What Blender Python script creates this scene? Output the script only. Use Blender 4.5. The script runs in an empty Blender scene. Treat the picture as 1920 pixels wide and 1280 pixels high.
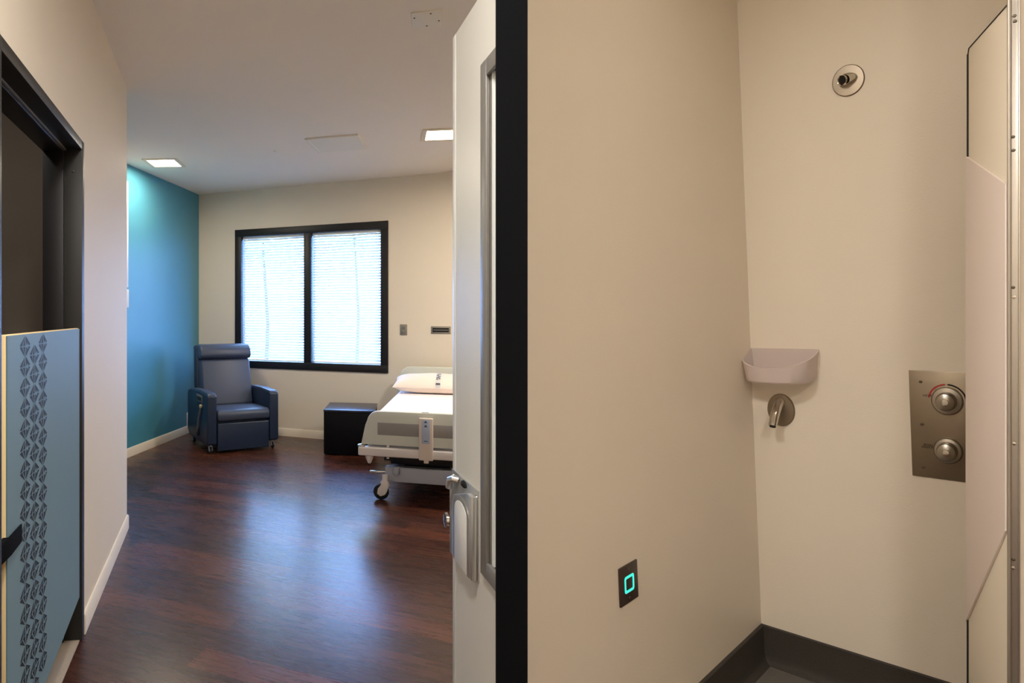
import bpy, bmesh, math, random
from mathutils import Matrix, Vector
random.seed(4)
S = bpy.context.scene
COL = S.collection
PI = math.pi

# ------------------------------------------------------------------ camera, world, exposure
FPX = 1180.0
EYE = 1.41
cd = bpy.data.cameras.new('camera')
cam = bpy.data.objects.new('camera', cd)
COL.objects.link(cam)
cd.sensor_fit = 'HORIZONTAL'
cd.sensor_width = 36.0
cd.lens = FPX / 1920 * 36.0
cd.shift_x = (960 - 560) / 1920
cd.shift_y = (590 - 640) / 1920
cd.clip_start = 0.05
cam.location = (0, 0, EYE)
cam.rotation_euler = (PI / 2, 0, 0)
S.camera = cam
S.view_settings.view_transform = 'Standard'
S.view_settings.look = 'None'
S.view_settings.gamma = 1
S.view_settings.exposure = 0.34
try:
    S.cycles.use_denoising = True
    S.cycles.max_bounces = 10
    S.cycles.diffuse_bounces = 6
    S.cycles.sample_clamp_indirect = 6
except Exception:
    pass

WORLD_STRENGTH = 26.0
CEIL_LAMP_W = 16.0
ENTRY_FILL_W = 28.5
SHOWER_LAMP_W = 1.5
BATH_FILL_W = 4.5
LAMP_COL = (1.0, 0.96, 0.91)
WARM_COL = (1.0, 0.86, 0.66)

world = bpy.data.worlds.new('sky')
S.world = world
world.use_nodes = True
wn = world.node_tree
wn.nodes.clear()
wo = wn.nodes.new('ShaderNodeOutputWorld')
wb = wn.nodes.new('ShaderNodeBackground')
tc = wn.nodes.new('ShaderNodeTexCoord')
sx = wn.nodes.new('ShaderNodeSeparateXYZ')
wr = wn.nodes.new('ShaderNodeValToRGB')
wr.color_ramp.elements[0].position = 0.35
wr.color_ramp.elements[0].color = (0.25, 0.46, 1.0, 1)
wr.color_ramp.elements[1].position = 0.8
wr.color_ramp.elements[1].color = (0.22, 0.42, 1.0, 1)
wm = wn.nodes.new('ShaderNodeMath'); wm.operation = 'MULTIPLY_ADD'
wm.inputs[1].default_value = 0.5; wm.inputs[2].default_value = 0.5
wn.links.new(tc.outputs['Generated'], sx.inputs[0])
wn.links.new(sx.outputs['Z'], wm.inputs[0])
wn.links.new(wm.outputs[0], wr.inputs[0])
wn.links.new(wr.outputs[0], wb.inputs[0])
wb.inputs[1].default_value = WORLD_STRENGTH
wn.links.new(wb.outputs[0], wo.inputs[0])

# ------------------------------------------------------------------ materials
def lin(c):
    c = c / 255.0
    return c / 12.92 if c <= 0.04045 else ((c + 0.055) / 1.055) ** 2.4

def rgb(r, g, b):
    return (lin(r), lin(g), lin(b), 1)

def mat(name, col, rough=0.6, metal=0.0, spec=0.5, bump=0.0, bscale=80, vary=0.0, vscale=6, emit=None, estr=0):
    m = bpy.data.materials.new(name)
    m.use_nodes = True
    n = m.node_tree
    p = n.nodes['Principled BSDF']
    p.inputs['Base Color'].default_value = col
    p.inputs['Roughness'].default_value = rough
    p.inputs['Metallic'].default_value = metal
    p.inputs['Specular IOR Level'].default_value = spec
    t = n.nodes.new('ShaderNodeTexCoord')
    if vary > 0:
        no = n.nodes.new('ShaderNodeTexNoise')
        no.inputs['Scale'].default_value = vscale
        no.inputs['Detail'].default_value = 4
        mx = n.nodes.new('ShaderNodeMix'); mx.data_type = 'RGBA'
        mx.inputs[6].default_value = tuple(c * (1 - vary) for c in col[:3]) + (1,)
        mx.inputs[7].default_value = tuple(min(1, c * (1 + vary)) for c in col[:3]) + (1,)
        n.links.new(t.outputs['Object'], no.inputs['Vector'])
        n.links.new(no.outputs['Fac'], mx.inputs[0])
        n.links.new(mx.outputs[2], p.inputs['Base Color'])
    if bump > 0:
        nb = n.nodes.new('ShaderNodeTexNoise')
        nb.inputs['Scale'].default_value = bscale
        nb.inputs['Detail'].default_value = 3
        bp = n.nodes.new('ShaderNodeBump')
        bp.inputs['Strength'].default_value = bump
        bp.inputs['Distance'].default_value = 0.002
        n.links.new(t.outputs['Object'], nb.inputs['Vector'])
        n.links.new(nb.outputs['Fac'], bp.inputs['Height'])
        n.links.new(bp.outputs['Normal'], p.inputs['Normal'])
    if emit:
        p.inputs['Emission Color'].default_value = emit
        p.inputs['Emission Strength'].default_value = estr
    return m

M = {}
M['paint'] = mat('cream wall paint', rgb(225, 214, 196), 0.6, spec=0.3, bump=0.25, bscale=140, vary=0.015, vscale=3)
M['ceiling'] = mat('ceiling paint', rgb(243, 235, 223), 0.8, spec=0.2, bump=0.15, bscale=120)
M['shower'] = mat('shower wall panel', rgb(223, 213, 197), 0.42, spec=0.35, bump=0.2, bscale=160, vary=0.02, vscale=4)
M['teal'] = mat('teal wall paint', rgb(74, 142, 164), 0.42, spec=0.5, bump=0.35, bscale=110, vary=0.03, vscale=5)
M['trim'] = mat('white trim paint', rgb(226, 216, 198), 0.45, spec=0.4)
M['black'] = mat('matte black post', rgb(14, 15, 17), 0.9, spec=0.05)
M['frame_dark'] = mat('dark bronze frame', rgb(36, 34, 31), 0.45, spec=0.4)
M['win_dark'] = mat('black window frame', rgb(26, 24, 26), 0.45, spec=0.4)
M['blue_door'] = mat('slate blue foam panel', rgb(112, 138, 148), 0.55, spec=0.35, vary=0.02)
M['foam'] = mat('cream foam edge', rgb(250, 222, 165), 0.8)
M['pattern'] = mat('black print', rgb(22, 28, 32), 0.6)
M['strap'] = mat('black webbing', rgb(10, 10, 10), 0.9, spec=0.1, bump=0.6, bscale=300)
M['leaf'] = mat('off white door laminate', rgb(216, 216, 210), 0.38, spec=0.45)
M['leaf_edge'] = mat('white door edge band', rgb(226, 228, 226), 0.35)
M['steel'] = mat('satin stainless steel', rgb(176, 170, 160), 0.32, metal=1.0, vary=0.04, vscale=14)
M['steel_dark'] = mat('brushed nickel plate', rgb(150, 138, 122), 0.38, metal=1.0, vary=0.06, vscale=22)
M['chrome'] = mat('polished chrome', rgb(205, 200, 190), 0.12, metal=1.0)
M['alu'] = mat('aluminium hinge', rgb(186, 180, 172), 0.35, metal=0.9)
M['silver'] = mat('silver painted cast metal', rgb(196, 196, 194), 0.3, metal=0.75)
M['grey_frame'] = mat('grey glazing frame', rgb(140, 138, 134), 0.4, metal=0.4)
M['hole'] = mat('dark recess', rgb(12, 11, 10), 0.8)
M['screw'] = mat('screw head', rgb(96, 88, 76), 0.4, metal=0.8)
M['vinyl_navy'] = mat('navy vinyl upholstery', rgb(28, 43, 66), 0.4, spec=0.5, bump=0.3, bscale=220, vary=0.04)
M['vinyl_slate'] = mat('slate grey vinyl upholstery', rgb(62, 71, 90), 0.4, spec=0.5, bump=0.3, bscale=220, vary=0.04)
M['seam'] = mat('dark seam piping', rgb(18, 22, 32), 0.5)
M['grey_plastic'] = mat('grey plastic', rgb(120, 118, 114), 0.5)
M['rubber'] = mat('black rubber', rgb(14, 14, 15), 0.7)
M['brass'] = mat('pale knob plastic', rgb(196, 178, 138), 0.4)
M['box_black'] = mat('black laminate cube', rgb(7, 6, 9), 0.6, spec=0.15)
M['box_top'] = mat('cube top with painted reflection', rgb(34, 38, 54), 0.28, spec=0.6)  # black lid, with a bluish reflection painted into its colour
M['bed_cream'] = mat('pale grey bed plastic', rgb(206, 208, 196), 0.4, spec=0.4)
M['bed_rail'] = mat('warm white bed rail', rgb(218, 210, 204), 0.4)
M['bed_inset'] = mat('grey inset panel', rgb(146, 142, 138), 0.5)
M['bed_metal'] = mat('grey powder coated steel', rgb(166, 168, 176), 0.4, spec=0.4)
M['bed_dark'] = mat('dark mechanism', rgb(26, 25, 26), 0.6)
M['sheet'] = mat('white bed sheet', rgb(240, 232, 232), 0.8, bump=0.4, bscale=40)
M['pillow'] = mat('white pillow case', rgb(240, 226, 214), 0.8, bump=0.4, bscale=30)
M['remote'] = mat('beige control pad', rgb(214, 200, 186), 0.5)
M['print_blue'] = mat('blue print', rgb(70, 90, 130), 0.6)
M['print_pale'] = mat('pale blue key pad', rgb(176, 186, 204), 0.6)
M['tag_grey'] = mat('grey printed text', rgb(70, 72, 80), 0.7)
M['tag_light'] = mat('light grey stripe', rgb(206, 206, 208), 0.7)
M['cove'] = mat('charcoal cove base', rgb(58, 53, 48), 0.7, spec=0.3, bump=0.3, bscale=200, vary=0.22, vscale=160)
M['shower_floor'] = mat('grey safety flooring', rgb(98, 93, 86), 0.75, spec=0.3, vary=0.22, vscale=180)
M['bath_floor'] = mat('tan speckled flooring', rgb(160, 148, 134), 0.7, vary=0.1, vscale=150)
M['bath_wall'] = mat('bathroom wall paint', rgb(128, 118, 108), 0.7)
M['soft_panel'] = mat('pinkish white vinyl', rgb(232, 220, 214), 0.5, spec=0.3, bump=0.2, bscale=100)
M['soft_leaf'] = mat('cream shower door leaf', rgb(246, 238, 222), 0.5, spec=0.3)
M['black_edge'] = mat('black edge seal', rgb(20, 17, 16), 0.6)
M['sensor'] = mat('dark bronze sensor plate', rgb(56, 44, 38), 0.4, spec=0.4)
M['led'] = mat('teal lit square', rgb(20, 60, 56), 0.5, emit=(0.05, 0.85, 0.62, 1), estr=1.0)
M['red'] = mat('red print', rgb(170, 40, 36), 0.5)
M['lamp'] = mat('lit diffuser', (1, 1, 1, 1), 0.5, emit=(1.0, 0.83, 0.60, 1), estr=9)
M['lamp_hood'] = mat('lamp trim', rgb(226, 214, 194), 0.5)
M['vent'] = mat('ceiling vent paint', rgb(236, 231, 218), 0.6)
M['pl'] = mat('outlet plastic', rgb(232, 230, 224), 0.4)
M['nickel'] = mat('brushed outlet plate', rgb(150, 146, 136), 0.4, metal=0.6)
M['leafgreen'] = mat('tree foliage', rgb(206, 196, 90), 0.7, vary=0.4, vscale=3)
M['bark'] = mat('tree bark', rgb(100, 80, 60), 0.9, bump=0.8, bscale=20)
M['ground'] = mat('lawn', rgb(150, 160, 110), 0.9, vary=0.2, vscale=2)

def clear_mat(name, gloss=0.08, tint=(1, 1, 1, 1)):
    m = bpy.data.materials.new(name); m.use_nodes = True
    n = m.node_tree; n.nodes.clear()
    o = n.nodes.new('ShaderNodeOutputMaterial')
    mx = n.nodes.new('ShaderNodeMixShader'); mx.inputs[0].default_value = gloss
    t = n.nodes.new('ShaderNodeBsdfTransparent'); t.inputs[0].default_value = tint
    g = n.nodes.new('ShaderNodeBsdfGlossy'); g.inputs['Roughness'].default_value = 0.03
    n.links.new(t.outputs[0], mx.inputs[1]); n.links.new(g.outputs[0], mx.inputs[2])
    n.links.new(mx.outputs[0], o.inputs[0])
    return m
M['glass'] = clear_mat('window glass', 0.06)

def translucent_mat(name, col, fac, rough=0.5, alpha=0.0):
    m = bpy.data.materials.new(name); m.use_nodes = True
    n = m.node_tree
    p = n.nodes['Principled BSDF']; o = n.nodes['Material Output']
    p.inputs['Base Color'].default_value = col; p.inputs['Roughness'].default_value = rough
    t = n.nodes.new('ShaderNodeBsdfTranslucent'); t.inputs[0].default_value = col
    mx = n.nodes.new('ShaderNodeMixShader'); mx.inputs[0].default_value = fac
    n.links.new(p.outputs[0], mx.inputs[1]); n.links.new(t.outputs[0], mx.inputs[2])
    last = mx
    if alpha > 0:
        tr = n.nodes.new('ShaderNodeBsdfTransparent')
        m2 = n.nodes.new('ShaderNodeMixShader'); m2.inputs[0].default_value = alpha
        n.links.new(mx.outputs[0], m2.inputs[1]); n.links.new(tr.outputs[0], m2.inputs[2])
        last = m2
    n.links.new(last.outputs[0], o.inputs[0])
    return m
M['slat'] = translucent_mat('white blind slat', (0.72, 0.76, 0.84, 1), 0.03)
M['frost'] = translucent_mat('frosted white plastic', rgb(232, 222, 218), 0.35, 0.35, 0.3)

def floor_mat():
    m = bpy.data.materials.new('dark wood plank vinyl'); m.use_nodes = True
    n = m.node_tree; p = n.nodes['Principled BSDF']
    t = n.nodes.new('ShaderNodeTexCoord')
    mp = n.nodes.new('ShaderNodeMapping')
    mp.inputs['Rotation'].default_value = (0, 0, math.radians(23.9))
    n.links.new(t.outputs['Object'], mp.inputs[0])
    br = n.nodes.new('ShaderNodeTexBrick')
    br.offset = 0.37
    br.inputs['Scale'].default_value = 1.0
    br.inputs['Brick Width'].default_value = 1.05
    br.inputs['Row Height'].default_value = 0.152
    br.inputs['Mortar Size'].default_value = 0.0012
    br.inputs['Mortar Smooth'].default_value = 0.3
    br.inputs['Color1'].default_value = (0.0, 0.0, 0.0, 1)
    br.inputs['Color2'].default_value = (1.0, 1.0, 1.0, 1)
    br.inputs['Mortar'].default_value = (0.1, 0.1, 0.1, 1)
    n.links.new(mp.outputs[0], br.inputs['Vector'])
    ms = n.nodes.new('ShaderNodeMapping'); ms.inputs['Scale'].default_value = (2.2, 30, 1)
    n.links.new(mp.outputs[0], ms.inputs[0])
    no = n.nodes.new('ShaderNodeTexNoise'); no.inputs['Scale'].default_value = 1.7
    no.inputs['Detail'].default_value = 7; no.inputs['Roughness'].default_value = 0.62
    no.inputs['Distortion'].default_value = 0.6
    n.links.new(ms.outputs[0], no.inputs['Vector'])
    add = n.nodes.new('ShaderNodeMath'); add.operation = 'MULTIPLY_ADD'
    add.inputs[1].default_value = 0.30
    n.links.new(br.outputs['Color'], add.inputs[0])
    mul = n.nodes.new('ShaderNodeMath'); mul.operation = 'MULTIPLY'; mul.inputs[1].default_value = 0.75
    n.links.new(no.outputs['Fac'], mul.inputs[0]); n.links.new(mul.outputs[0], add.inputs[2])
    cr = n.nodes.new('ShaderNodeValToRGB')
    e = cr.color_ramp.elements
    e[0].position = 0.22; e[0].color = rgb(44, 23, 18)
    e[1].position = 0.75; e[1].color = rgb(92, 50, 34)
    x = cr.color_ramp.elements.new(0.48); x.color = rgb(60, 32, 24)
    n.links.new(add.outputs[0], cr.inputs[0])
    mm = n.nodes.new('ShaderNodeMix'); mm.data_type = 'RGBA'
    mm.inputs[7].default_value = rgb(30, 18, 16)
    n.links.new(br.outputs['Fac'], mm.inputs[0]); n.links.new(cr.outputs[0], mm.inputs[6])
    n.links.new(mm.outputs[2], p.inputs['Base Color'])
    rr = n.nodes.new('ShaderNodeMath'); rr.operation = 'MULTIPLY_ADD'
    rr.inputs[1].default_value = 0.05; rr.inputs[2].default_value = 0.25
    n.links.new(no.outputs['Fac'], rr.inputs[0]); n.links.new(rr.outputs[0], p.inputs['Roughness'])
    p.inputs['Specular IOR Level'].default_value = 0.45
    bp = n.nodes.new('ShaderNodeBump'); bp.inputs['Strength'].default_value = 0.05
    bp.inputs['Distance'].default_value = 0.001
    n.links.new(no.outputs['Fac'], bp.inputs['Height']); n.links.new(bp.outputs[0], p.inputs['Normal'])
    return m
M['floor'] = floor_mat()

# ------------------------------------------------------------------ mesh helpers
class MB:
    """collects shapes in local coordinates; several may share one mesh (one part)"""
    def __init__(self):
        self.bm = bmesh.new()

    def box(self, x0, x1, y0, y1, z0, z1, bev=0.0, seg=2, mx=None):
        b = bmesh.new()
        vs = [b.verts.new((x, y, z)) for z in (z0, z1) for y in (y0, y1) for x in (x0, x1)]
        for f in ((0, 2, 3, 1), (4, 5, 7, 6), (0, 1, 5, 4), (2, 6, 7, 3), (0, 4, 6, 2), (1, 3, 7, 5)):
            b.faces.new([vs[i] for i in f])
        if bev > 0:
            bmesh.ops.bevel(b, geom=b.edges[:], offset=bev, segments=seg, affect='EDGES', profile=0.5)
        return self._merge(b, mx)

    def prism(self, pts, axis, a0, a1, bev=0.0, seg=2, mx=None):
        """pts 2D polygon; axis the extrusion axis: 'x' (pts=y,z) 'y' (pts=x,z) 'z' (pts=x,y)"""
        def P(p, a):
            return {'x': (a, p[0], p[1]), 'y': (p[0], a, p[1]), 'z': (p[0], p[1], a)}[axis]
        b = bmesh.new()
        lo = [b.verts.new(P(p, a0)) for p in pts]
        hi = [b.verts.new(P(p, a1)) for p in pts]
        b.faces.new(lo); b.faces.new(hi[::-1])
        k = len(pts)
        for i in range(k):
            b.faces.new([lo[i], hi[i], hi[(i + 1) % k], lo[(i + 1) % k]])
        bmesh.ops.recalc_face_normals(b, faces=b.faces)
        if bev > 0:
            ed = [e for e in b.edges if len(e.link_faces) == 2 and e.calc_face_angle(0) > 0.5]
            bmesh.ops.bevel(b, geom=ed, offset=bev, segments=seg, affect='EDGES', profile=0.5)
        return self._merge(b, mx)

    def lathe(self, prof, axis='z', n=28, at=(0, 0, 0), sx=1.0, sy=1.0):
        """prof = [(r, h)...] about axis, placed at a point; sx, sy scale the circle"""
        b = bmesh.new()
        rings = []
        for r, h in prof:
            ring = []
            for i in range(n):
                a = 2 * PI * i / n
                u, v = r * math.cos(a) * sx, r * math.sin(a) * sy
                p = {'z': (u, v, h), 'y': (u, h, v), 'x': (h, u, v)}[axis]
                ring.append(b.verts.new((p[0] + at[0], p[1] + at[1], p[2] + at[2])))
            rings.append(ring)
        for a, c in zip(rings, rings[1:]):
            for i in range(n):
                b.faces.new([a[i], a[(i + 1) % n], c[(i + 1) % n], c[i]])
        if prof[0][0] > 1e-6: b.faces.new(rings[0][::-1])
        if prof[-1][0] > 1e-6: b.faces.new(rings[-1])
        bmesh.ops.remove_doubles(b, verts=b.verts, dist=1e-6)
        bmesh.ops.recalc_face_normals(b, faces=b.faces)
        return self._merge(b, None)

    def tube(self, pts, r, n=12, r2=None):
        """round bar along points"""
        b = bmesh.new()
        P = [Vector(p) for p in pts]
        rings = []
        for i, p in enumerate(P):
            d = (P[min(i + 1, len(P) - 1)] - P[max(i - 1, 0)]).normalized()
            up = Vector((0, 0, 1)) if abs(d.z) < 0.95 else Vector((1, 0, 0))
            u = d.cross(up).normalized(); v = u.cross(d)
            rr = r if r2 is None else r + (r2 - r) * i / (len(P) - 1)
            rings.append([b.verts.new(p + u * rr * math.cos(2 * PI * k / n) + v * rr * math.sin(2 * PI * k / n)) for k in range(n)])
        for a, c in zip(rings, rings[1:]):
            for k in range(n):
                b.faces.new([a[k], a[(k + 1) % n], c[(k + 1) % n], c[k]])
        b.faces.new(rings[0][::-1]); b.faces.new(rings[-1])
        bmesh.ops.recalc_face_normals(b, faces=b.faces)
        return self._merge(b, None)

    def tri(self, pts):
        vs = [self.bm.verts.new(p) for p in pts]
        self.bm.faces.new(vs)
        return self

    def _merge(self, b, mx):
        if mx is not None:
            bmesh.ops.transform(b, matrix=mx, verts=b.verts)
        me = bpy.data.meshes.new('tmp'); b.to_mesh(me); b.free()
        self.bm.from_mesh(me); bpy.data.meshes.remove(me)
        return self

    def build(self, name, m, parent=None, mw=None, smooth=True, sub=0):
        me = bpy.data.meshes.new(name)
        self.bm.to_mesh(me); self.bm.free()
        me.materials.append(M[m] if isinstance(m, str) else m)
        if smooth:
            for p in me.polygons: p.use_smooth = True
            try: me.set_sharp_from_angle(angle=math.radians(35))
            except Exception: pass
        o = bpy.data.objects.new(name, me)
        COL.objects.link(o)
        if parent is not None: o.parent = parent
        if mw is not None: o.matrix_world = mw
        if sub:
            s = o.modifiers.new('sub', 'SUBSURF'); s.levels = sub; s.render_levels = sub
        return o

def tag(o, label=None, cat=None, group=None, kind=None):
    if label: o['label'] = label
    if cat: o['category'] = cat
    if group: o['group'] = group
    if kind: o['kind'] = kind
    return o

def empty(name, mw, label=None, cat=None, group=None, kind=None):
    o = bpy.data.objects.new(name, None)
    o.empty_display_size = 0.1
    COL.objects.link(o)
    o.matrix_world = mw
    return tag(o, label, cat, group, kind)

def struct(o, label=None):
    o['kind'] = 'structure'
    if label: o['label'] = label
    return o

def frame(x, y, z, deg):
    return Matrix.Translation((x, y, z)) @ Matrix.Rotation(math.radians(deg), 4, 'Z')

def basis(o, ex, ey, ez):
    m = Matrix.Identity(4)
    for i in range(3):
        m[i][0] = ex[i]; m[i][1] = ey[i]; m[i][2] = ez[i]; m[i][3] = o[i]
    return m

H = 2.9

# ------------------------------------------------------------------ frames of the walls
# corridor wall on the left: x runs away from the camera along the wall, y into the wall
ML = frame(-0.588, 0, 0, math.degrees(math.atan2(0.9915, -0.1303)))
# teal wall: x away along the wall, y into the wall
MT = frame(-2.30, 4.10, 0, math.degrees(math.atan2(1, 0.286)))
TL = math.hypot(-1.238 + 2.30, 7.81 - 4.10)
# far wall: x to the right along the wall, y into the wall (away)
MF = frame(-1.238, 7.81, 0, math.degrees(math.atan2(-1, 2.256)))
# shower corner: x along its right wall toward the entrance, -y along its left wall, z up
SH = basis((1.83158, 2.48421, 0.05), (0.601183, -0.798869, 0.019666), (0.797789, 0.601422, 0.042713), (-0.045949, -0.009989, 0.998894))

# ------------------------------------------------------------------ room shell
struct(MB().box(-5, 5, -2, 9, -0.1, 0).build('floor', 'floor'))
struct(MB().box(-5, 5, -2, 9, H, H + 0.1).build('ceiling', 'ceiling'))

# left corridor wall with the bathroom doorway (opening 1.70..2.795 along, 2.166 high)
w = MB()
w.box(-1.3, 1.67, 0, 0.15, 0, H); w.box(2.795, 4.19, 0, 0.15, 0, H); w.box(1.67, 2.795, 0, 0.15, 2.166, H)
struct(w.build('wall_left', 'paint', mw=ML, smooth=False), 'cream corridor wall with the bathroom doorway')
# end of that wall and the return to the teal wall
struct(MB().box(0, 1.05, 0, 0.12, 0, H).build('wall_return', 'paint', mw=frame(-2.33, 4.02, 0, -1.0), smooth=False))
struct(MB().box(0, TL + 0.05, 0, 0.15, 0, H).build('wall_teal', 'teal', mw=MT, smooth=False), 'teal painted accent wall')

WX0, WX1, WZ0, WZ1 = 0.517, 2.419, 0.776, 2.432      # window in far wall coordinates
w = MB()
w.box(-0.1, WX0, 0, 0.2, 0, H); w.box(WX1, 5.0, 0, 0.2, 0, H)
w.box(WX0, WX1, 0, 0.2, 0, WZ0); w.box(WX0, WX1, 0, 0.2, WZ1, H)
struct(w.build('wall_far', 'paint', mw=MF, smooth=False), 'cream window wall at the end of the room')
struct(MB().box(3.2, 3.35, 1.2, 6.3, 0, H).build('wall_right', 'paint', smooth=False))
struct(MB().box(-1.2, 3.4, -1.45, -1.3, 0, H).build('wall_near', 'paint', smooth=False))
struct(MB().box(3.2, 3.35, -1.4, 1.2, 0, H).build('wall_right', 'paint', smooth=False))
# shower walls
struct(MB().prism([(0.05, -0.06), (0.05, 2.86), (-1.505, 2.86), (-1.597, -0.06)], 'x', -0.03, 0).build('wall_shower_left', 'shower', mw=SH, smooth=False), 'cream left wall of the shower corner')
struct(MB().box(0, 1.5, 0, 0.05, -0.06, 2.86).build('wall_shower_right', 'shower', mw=SH, smooth=False), 'cream right wall of the shower corner')
struct(MB().box(0.0, 1.5, -1.5, 0, -0.05, 0).build('floor_shower', 'shower_floor', mw=SH, smooth=False), 'grey speckled shower floor')
struct(MB().prism([(1.7013, 1.485), (3.2, 1.485), (3.2, 1.615), (1.85, 1.615)], 'z', 0, H).build('wall_entry', 'shower', smooth=False), 'cream wall end beside the shower hinge')
# coved base of the shower: inner corner profile swept along both walls
def cove(name, pts, axis, a0, a1):
    return struct(MB().prism(pts, axis, a0, a1).build(name, 'cove', mw=SH))
cove('baseboard_shower_right', [(0.0, 0), (-0.035, 0), (-0.022, 0.006), (-0.014, 0.018), (-0.010, 0.04), (-0.010, 0.141), (-0.007, 0.144), (0.0, 0.144)], 'x', 0.0, 1.45)
cove('baseboard_shower_left', [(0.0, 0), (0.035, 0), (0.022, 0.006), (0.014, 0.018), (0.010, 0.04), (0.010, 0.141), (0.007, 0.144), (0.0, 0.144)], 'y', -1.5, 0.0)

# bathroom behind the doorway
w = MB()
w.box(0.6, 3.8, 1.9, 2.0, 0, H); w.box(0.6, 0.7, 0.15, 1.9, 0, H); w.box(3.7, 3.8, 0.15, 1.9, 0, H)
struct(w.build('wall_bathroom', 'bath_wall', mw=ML, smooth=False), 'dark brownish bathroom walls seen through the doorway')
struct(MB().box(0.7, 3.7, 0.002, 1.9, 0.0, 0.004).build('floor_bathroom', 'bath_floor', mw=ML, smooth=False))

# dividing post and baseboards
a = math.degrees(math.atan2(0.3382, 1.0))
struct(MB().box(-0.0360, 0.0360, 0, 0.075, 0, H, bev=0.0).build('trim_1', 'black', mw=frame(0.3382 * 1.49, 1.49, 0, -a), smooth=False), 'full height matte black post between the bedroom door and the shower')
def baseboard(name, x0, x1, mw):
    pts = [(0, 0), (-0.012, 0), (-0.012, 0.080), (-0.006, 0.090), (0, 0.090)]
    struct(MB().prism(pts, 'x', x0, x1).build(name, 'trim', mw=mw))
baseboard('baseboard_left', 2.80, 4.20, ML)
baseboard('baseboard_left', -1.2, 1.665, ML)
baseboard('baseboard_teal', 0.2, TL, MT)
baseboard('baseboard_far', 0.01, 4.6, MF)

# bathroom door frame (trim_2): jambs, head, inner stop
w = MB()
for (a0, a1) in ((1.67, 1.718), (2.747, 2.795)):
    w.box(a0, a1, -0.008, 0.152, 0, 2.166, bev=0.002)
w.box(1.718, 2.747, -0.008, 0.152, 2.126, 2.166, bev=0.002)
df = struct(w.build('trim_2', 'frame_dark', mw=ML), 'dark metal frame around the bathroom doorway')
w = MB()
for (a0, a1) in ((1.718, 1.732), (2.733, 2.747)):
    w.box(a0, a1, 0.066, 0.152, 0, 2.126, bev=0.002)
w.box(1.732, 2.733, 0.066, 0.152, 2.110, 2.126, bev=0.002)
w.build('door_stop', 'win_dark', parent=df)
MB().box(1.718, 2.747, 0.058, 0.066, 2.118, 2.126).build('seal', 'grey_plastic', parent=df)
w = MB()
w.lathe([(0.006, 0), (0.005, -0.003), (0, -0.004)], 'x', 12, (2.747, 0.03, 2.03))
w.build('screw', 'screw', parent=df)

# ------------------------------------------------------------------ blue soft door (door_1)
d = empty('door_1', ML @ Matrix.Translation((1.79, 0.0, 0)), 'slate blue foam half-door with a column of black triangle print', kind='structure')
L = 0.945
pts = [(0.0, 0.105), (L * 0.55, 0.150), (L, 0.195), (L, 1.350), (0.0, 1.350)]
MB().prism(pts, 'y', 0.0, 0.004).build('face_panel', 'blue_door', parent=d, mw=None)
pts2 = [(0.0, 0.104), (L * 0.55, 0.149), (L, 0.194), (L, 1.353), (0.0, 1.353)]
MB().prism(pts2, 'y', 0.004, 0.024, bev=0.003).build('foam_core', 'foam', parent=d)
# printed pattern: three columns of pointed ovals made of slender triangles
pt = MB()
x0, cw, per = 0.116, 0.100, 0.0635
def T(a, b, c):
    pt.tri([(q[0], -0.0006, q[1]) for q in (a, b, c)])
rows = int(1.25 / per) + 2
def zb(x): return 0.105 + 0.0818 * x if x < L * .55 else 0.105 + 0.095 * x
for c in range(3):
    cx = x0 + cw * (c + 0.5)
    for r in range(rows):
        cz = 1.345 - per * (r + (0.5 if c != 1 else 1.0))
        if cz - per * 0.5 < zb(cx) + 0.004 or cz + per * 0.5 > 1.349: continue
        h, hw = per * 0.50, cw * 0.54
        for s in (-1, 1):
            T((cx - 0.06 * hw, cz + s * h), (cx - hw, cz + s * h * 0.10), (cx - hw * 0.58, cz + s * h * 0.02))
            T((cx - 0.02 * hw, cz + s * h * 0.86), (cx - hw * 0.42, cz + s * h * 0.05), (cx + hw * 0.02, cz + s * h * 0.05))
            T((cx + 0.06 * hw, cz + s * h), (cx + hw * 0.22, cz + s * h * 0.05), (cx + hw * 0.46, cz + s * h * 0.30))
            T((cx + 0.10 * hw, cz + s * h), (cx + hw * 0.98, cz + s * h * 0.12), (cx + hw * 0.66, cz + s * h * 0.04))
pt.build('printed_pattern', 'pattern', parent=d, smooth=False)
# strap
s = MB()
s.prism([(-0.071, -0.006), (0.005, -0.010), (0.115, -0.006), (0.115, -0.002), (0.0, -0.002), (-0.003, 0.012), (-0.071, 0.012)], 'z', 0.730, 0.783, bev=0.001)
s.build('strap', 'strap', parent=d)

# ------------------------------------------------------------------ window
wd = empty('window_1', MF @ Matrix.Translation((WX0, 0, WZ0)), 'black framed two pane window', kind='structure')
WW, WH = WX1 - WX0, WZ1 - WZ0
w = MB()
fw = 0.085
w.box(0, WW, -0.012, 0.10, 0, fw, bev=0.003); w.box(0, WW, -0.012, 0.10, WH - fw, WH, bev=0.003)
w.box(0, fw, -0.012, 0.10, fw, WH - fw, bev=0.003); w.box(WW - fw, WW, -0.012, 0.10, fw, WH - fw, bev=0.003)
w.box(WW / 2 - 0.045, WW / 2 + 0.045, -0.012, 0.10, fw, WH - fw, bev=0.003)
w.build('window_frame', 'win_dark', parent=wd)
PANES = ((fw, WW / 2 - 0.045), (WW / 2 + 0.045, WW - fw))
for (a0, a1) in PANES:
    MB().box(a0, a1, 0.088, 0.094, fw, WH - fw).build('pane', 'glass', parent=wd)
struct(MB().box(0, WW, 0.10, 0.205, -0.0, 0.02).build('window_sill', 'win_dark', parent=wd))
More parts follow.
